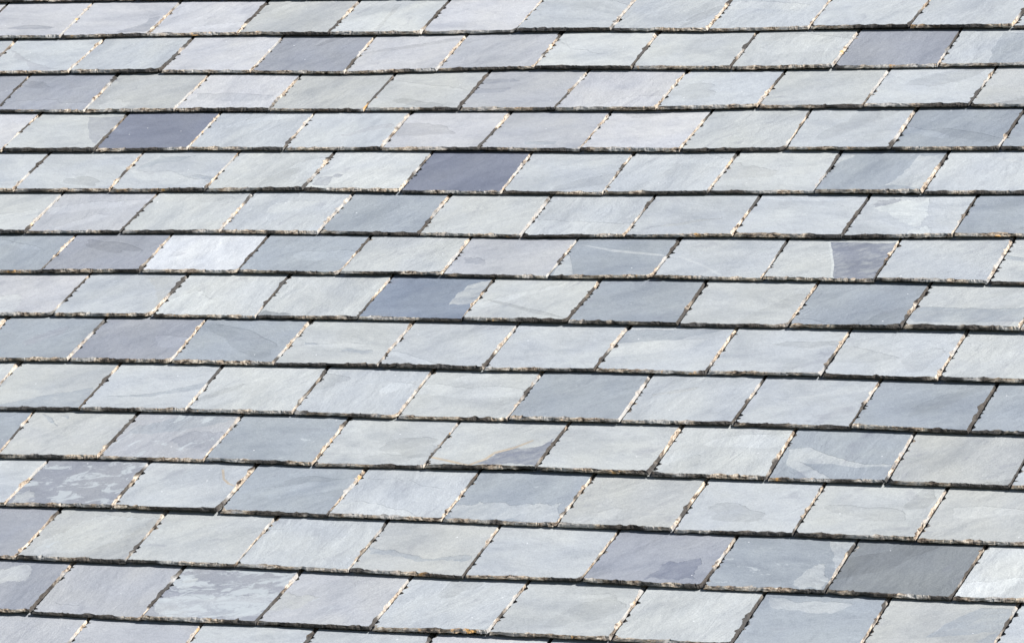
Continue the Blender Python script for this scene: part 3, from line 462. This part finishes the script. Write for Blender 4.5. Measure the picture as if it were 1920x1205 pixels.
def slate(row, tone, A, B, mottle, pats, where, seed):
    """One slate. A and B are its left and right joints: (u, v) at the tail, (u, v) where the slate above covers it."""
    rng = np.random.RandomState(seed)
    th = rng.uniform(0.0068, 0.0100)
    j = 0.0019
    a0 = np.array(A[:2])+(.0011+rng.uniform(0, .0008), rng.uniform(-.0012, .0012)); a1 = np.array(A[2:])+(j, 0)
    b0 = np.array(B[:2])-(.0011+rng.uniform(0, .0008), rng.uniform(-.0012, .0012)); b1 = np.array(B[2:])-(j, 0)
    head = 0.225
    top_n = GAP+th                                    # height of the upper face at the tail
    slope = top_n/EXPOSURE
    vt = 0.5*(a0[1]+b0[1])
    loose = float(np.clip(0.35+0.11*a0[0]-0.05*a0[1], 0.3, 1.5))   # the slates sit looser towards the right and the eaves
    li = rng.uniform(0, 1)**1.7*0.0065*loose; lj = rng.uniform(0, 1)**1.7*0.0065*loose
    def lift(x, y): return (li+(lj-li)*(x-a0[0])/(b0[0]-a0[0]))*np.maximum(0, 1-(y-vt)/EXPOSURE)
    org = np.array([(a0[0]+b0[0])/2, (a0[1]+b0[1])/2+0.09])
    step = 0.0016
    nb = max(20, int((b0[0]-a0[0])/step)); ns = int((a1[1]-a0[1])/step); nh = 4
    # perimeter parameter points: left side head -> tail, tail left -> right, right side tail -> head
    ts = np.linspace(0, 1, ns)
    left = [a1+(0, head)] + [a1+(0, head*.4)] + [a1*(t)+a0*(1-t) for t in ts[::-1]]
    bot = [a0*(1-t)+b0*t for t in np.linspace(0, 1, nb)[1:-1]]
    right = [b0*(1-t)+b1*t for t in ts] + [b1+(0, head*.4)] + [b1+(0, head)]
    per = np.array(left+bot+right)
    nl, nbt, nr = len(left), len(bot), len(right)
    n = len(per)
    # inward direction of each point: u and v inset weights
    iu = np.zeros(n); iv = np.zeros(n)
    iu[:nl] = 1; iu[nl+nbt:] = -1
    iv[nl:nl+nbt] = 1; iv[nl-1] = 1; iv[nl+nbt] = 1
    # width of the broken edge on each side
    lw = 0.0016+np.abs(jag(rng, nl, step, 0.0030))+chips(rng, nl, step, rng.randint(3, 9), .002, .008, .002, .009)
    rbase = rng.uniform(0.0010, 0.0042)
    rw = rbase+np.abs(jag(rng, nr, step, 0.0026))+chips(rng, nr, step, rng.randint(2, 7), .003, .016, .001, .006)
    rw *= 0.75+0.5*np.abs(np.interp(np.arange(nr), np.linspace(0, nr, 6), rng.uniform(0, 1, 6)))
    bw = rng.uniform(.0022, .0045)+np.abs(jag(rng, nbt+2, step, 0.0050))+chips(rng, nbt+2, step, rng.randint(3, 10), .004, .022, .001, .006)
    if rng.uniform() < .35: lw[nl-8:nl] += np.linspace(0, rng.uniform(.004, .012), 8)
    crn = rng.uniform(0.003, 0.009) if rng.uniform() < .15 else 0.0
    win = np.zeros(n)
    win[:nl] = lw; win[nl+nbt:] = rw
    wv = np.zeros(n); wv[nl:nl+nbt] = bw[1:-1]; wv[nl-1] = bw[0]; wv[nl+nbt] = bw[-1]
    # blend side points near the tail so that the inner outline keeps clear of the tail's broken edge
    k = np.arange(n)
    # small wear of the lower outline itself
    wear = np.abs(jag(rng, n, step, 0.0011))
    wear[nl:nl+nbt] += np.abs(jag(rng, nbt, step, .0016))+chips(rng, nbt, step, rng.randint(0, 4), .004, .020, .001, .0045)
    def ring(f_u, f_v, extra):
        q = per.copy()
        q[:, 0] += iu*(win*f_u+extra); q[:, 1] += iv*(wv*f_v+extra)
        # shift side points up along the side by the tail inset, fading with distance
        for s0, s1, base in ((0, nl, wv[nl-1]), (nl+nbt, n, wv[nl+nbt])):
            vv = q[s0:s1, 1]; v0 = per[nl-1, 1] if s0 == 0 else per[nl+nbt, 1]
            t = np.clip((per[s0:s1, 1]-v0)/0.05, 0, 1)
            q[s0:s1, 1] = per[s0:s1, 1]+base*f_v*(1-t)
        v1 = q[nl:nl+nbt]
        tt = np.linspace(0, 1, nbt+2)[1:-1]
        ul = win[nl-1]*f_u; ur = win[nl+nbt]*f_u
        q[nl:nl+nbt, 0] += ul*(1-tt)-ur*tt
        # clipped corners
        if crn > 0:
            for c, w in ((nl-1, crn*0.4), (nl+nbt, crn)):
                dd = np.hypot(per[:, 0]-per[c, 0], per[:, 1]-per[c, 1])
                m_ = np.clip(1-dd/(w*1.6), 0, 1)*w*0.6
                sg = 1 if c == nl-1 else -1
                q[:, 0] += sg*m_; q[:, 1] += m_
        return q
    lo = ring(0.0, 0.0, 0.0); lo[:, 0] += iu*wear; lo[:, 1] += iv*wear
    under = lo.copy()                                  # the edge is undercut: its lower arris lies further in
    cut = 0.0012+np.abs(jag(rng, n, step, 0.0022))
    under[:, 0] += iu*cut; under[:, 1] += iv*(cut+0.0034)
    def irr(a, b):                                     # uneven along the edge, in flakes of varying length
        kx = np.cumsum(rng.choice([1, 2, 3, 5, 8], n)); kx = np.concatenate(([0], kx))
        return np.interp(np.arange(n), kx, rng.uniform(a, b, len(kx)))
    fr = irr(0.05, 0.35); m1 = ring(1.0, 1.0, 0.0); mid1 = lo*(1-fr)[:, None]+m1*fr[:, None]
    fr2 = irr(0.3, 0.8); mid2 = lo*(1-fr2)[:, None]+m1*fr2[:, None]
    up = m1
    def hgt(q, f):                                     # f = 0 underside .. 1 upper face
        base = top_n-(q[:, 1]-vt)*slope+lift(q[:, 0], q[:, 1])
        return base-th*(1-f)
    z_un = hgt(under, 0.0); z_lo = hgt(lo, irr(0.12, 0.34)); z1 = hgt(mid1, irr(0.42, 0.62)); z2 = hgt(mid2, irr(0.66, 0.92)); z_up = hgt(up, 1.0)
    # patches where the stone has shed a layer
    loops = [list(map(tuple, up))]
    tones = [None]; depth = [0.0]
    for poly, tn, nz in pats:
        if sum(poly[q-1][0]*poly[q][1]-poly[q][0]*poly[q-1][1] for q in range(len(poly))) < 0: poly = poly[::-1]
        loops.append([tuple(p) for p in ragged_poly(rng, poly, nz)]); tones.append(tn); depth.append(0.0003 if nz else 0.0)
    if not pats and where:                             # faint layers on the plain slates
        for _ in range(rng.choice([0, 1, 1, 2])):
            c = np.array([rng.uniform(lo[:, 0].min(), lo[:, 0].max()), vt+rng.uniform(0, .19)])
            ang = rng.uniform(-.5, 1.0); la = rng.uniform(.03, .13); lb = rng.uniform(.008, .045); ph = rng.uniform(0, 6, 3)
            pl = []
            for q in range(26):
                a = q/26*2*math.pi; rr = 1+.25*math.sin(2*a+ph[0])+.15*math.sin(3*a+ph[1])+.1*math.sin(5*a+ph[2])
                x_, y_ = la*rr*math.cos(a), lb*rr*math.sin(a)
                pl.append(tuple(c+(x_*math.cos(ang)-y_*math.sin(ang), x_*math.sin(ang)+y_*math.cos(ang))))
            loops.append([tuple(p) for p in ragged_poly(rng, pl, int(rng.choice([0, 1, 2])))]); tones.append('~%.3f' % rng.choice([.84, .9, 1.08, 1.12])); depth.append(0.0003)
    vs = []; fs = []
    for lp in loops:
        s = len(vs); vs += [Vector(p) for p in lp]; fs.append(list(range(s, len(vs))))
    ov, oe, of, iv_, ie_, if_ = delaunay_2d_cdt(vs, [], fs, 1, 1e-6)
    base_col = np.array([lin(c) for c in TONE[tone]])*rng.uniform(0.95, 1.05)
    def patchcol(tn):
        if tn is None: return (0, 0, 0, 0)
        if tn[0] == '~': c = base_col*float(tn[1:])
        else:
            k_ = 0.9 if tn in 'DT' else 0.6 if tn in 'WZ' else 0.75
            c = np.array([lin(x) for x in TONE[tn]])*k_+base_col*(1-k_)
        return (*c, 1)
    verts = []; faces = []; mats = []; pcs = []
    def addring(q, z):
        s = len(verts)
        for (x, y), h in zip(q, z): verts.append((x-org[0], y-org[1], h))
        return s
    ru = addring(under, z_un); r0 = addring(lo, z_lo); r1 = addring(mid1, z1); r2 = addring(mid2, z2); r3 = addring(up, z_up)
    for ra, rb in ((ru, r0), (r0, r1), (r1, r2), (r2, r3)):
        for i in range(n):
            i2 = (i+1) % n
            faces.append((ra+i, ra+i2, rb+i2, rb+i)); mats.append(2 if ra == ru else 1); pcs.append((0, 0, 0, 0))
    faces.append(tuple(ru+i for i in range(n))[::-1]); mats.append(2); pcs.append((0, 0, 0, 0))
    # a very broken outline can cross itself and come back inside out: turn such a patch round again
    def area(q): return abs(sum(q[w-1][0]*q[w][1]-q[w][0]*q[w-1][1] for w in range(len(q))))/2
    got = [0.0]*len(loops)
    for f, o in zip(of, if_):
        for w in o: got[w] += area([ov[i] for i in f])
    flip = [w for w in range(1, len(loops)) if got[w] > 1.25*area(loops[w])]
    if flip: if_ = [sorted(set(o) ^ set(flip)) for o in if_]
    lvl = []
    for f, o in zip(of, if_):
        if 0 not in o: lvl.append(None)
        else: lvl.append(max(o))
    vid = {}
    def tv(i, d):
        key = (i, d)
        if key not in vid:
            x, y = ov[i]; h = top_n-(y-vt)*slope+lift(x, y)-d
            vid[key] = len(verts); verts.append((x-org[0], y-org[1], h))
        return vid[key]
    edge = {}
    for f, L_ in zip(of, lvl):
        if L_ is None: continue
        idx = list(f)
        ar = sum(ov[idx[q]][0]*ov[idx[(q+1) % len(idx)]][1]-ov[idx[(q+1) % len(idx)]][0]*ov[idx[q]][1] for q in range(len(idx)))
        if ar < 0: idx.reverse()
        d = depth[L_]
        faces.append(tuple(tv(i, d) for i in idx)); mats.append(0); pcs.append(patchcol(tones[L_]))
        for q in range(len(idx)):
            a_, b_ = idx[q], idx[(q+1) % len(idx)]
            if (b_, a_) in edge and abs(edge[(b_, a_)]-d) > 1e-6:
                d2 = edge[(b_, a_)]
                faces.append((tv(b_, d), tv(a_, d), tv(a_, d2), tv(b_, d2))); mats.append(0); pcs.append(patchcol(tones[L_]))
            elif (b_, a_) not in edge: pass
            edge[(a_, b_)] = d
    me = bpy.data.meshes.new('slate'); me.from_pydata(verts, [], faces)
    me.materials.append(face_mat); me.materials.append(edge_mat); me.materials.append(shade_mat)
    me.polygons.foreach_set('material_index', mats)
    at = me.attributes.new('patch', 'FLOAT_COLOR', 'FACE')
    at.data.foreach_set('color', np.array(pcs, dtype=np.float32).ravel())
    me.update()
    o = bpy.data.objects.new('slate', me); scene.collection.objects.link(o)
    mw = ROOF_ROT.to_4x4(); mw.translation = P(org[0], org[1], 0); o.matrix_world = mw
    o.color = (*base_col, 1.0-mottle)
    feat = ''
    if mottle > .4: feat = ' with pale mottling'
    elif any(p[1] == 'T' for p in pats): feat = ' with a tan crack line'
    elif any(p[1] == 'D' for p in pats): feat = ' with a dark patch'
    elif any(p[1] in 'ZGW' for p in pats): feat = ' with a paler patch'
    elif pats: feat = ' with a darker patch'
    if where: o['label'] = f"{LOOK[tone]} slate{feat}, {where} in {ORD[row+1]} course down"
    else: o['label'] = 'grey roof slate just past the edge of the photo'
    o['category'] = 'roof slate'
    o['group'] = 'slates laid in overlapping courses on the roof'
    return o

for s_i, (row, tone, A, B, mottle, pats, where) in enumerate(SLATES):
    slate(row, tone, A, B, mottle, pats, where, 1000+s_i*7)

# ---------------------------------------------------------------- deck under the slates, ground far below
def slab(name, corners, thick, m):
    vs = [tuple(P(u, v, n_)) for (u, v, n_) in corners]+[tuple(P(u, v, n_-thick)) for (u, v, n_) in corners]
    k = len(corners)
    fs = [tuple(range(k)), tuple(range(2*k-1, k-1, -1))]+[((i+1) % k, i, k+i, k+(i+1) % k) for i in range(k)]
    me = bpy.data.meshes.new(name); me.from_pydata(vs, [], fs); me.materials.append(m)
    o = bpy.data.objects.new(name, me); scene.collection.objects.link(o); return o
dk = slab('roof_deck', [(-0.23, -3.02, -.034), (3.50, -3.02, -.034), (3.50, 0.50, -.034), (-0.23, 0.50, -.034)], 0.03, deck_mat)
dk['label'] = 'dark roof deck showing as black lines between the slates'; dk['category'] = 'roof deck'
gm = bpy.data.meshes.new('ground'); gm.from_pydata([(-300, -300, 0), (300, -300, 0), (300, 300, 0), (-300, 300, 0)], [], [(0, 1, 2, 3)])
gm.materials.append(ground_mat)
go = bpy.data.objects.new('ground', gm); scene.collection.objects.link(go); go['kind'] = 'structure'
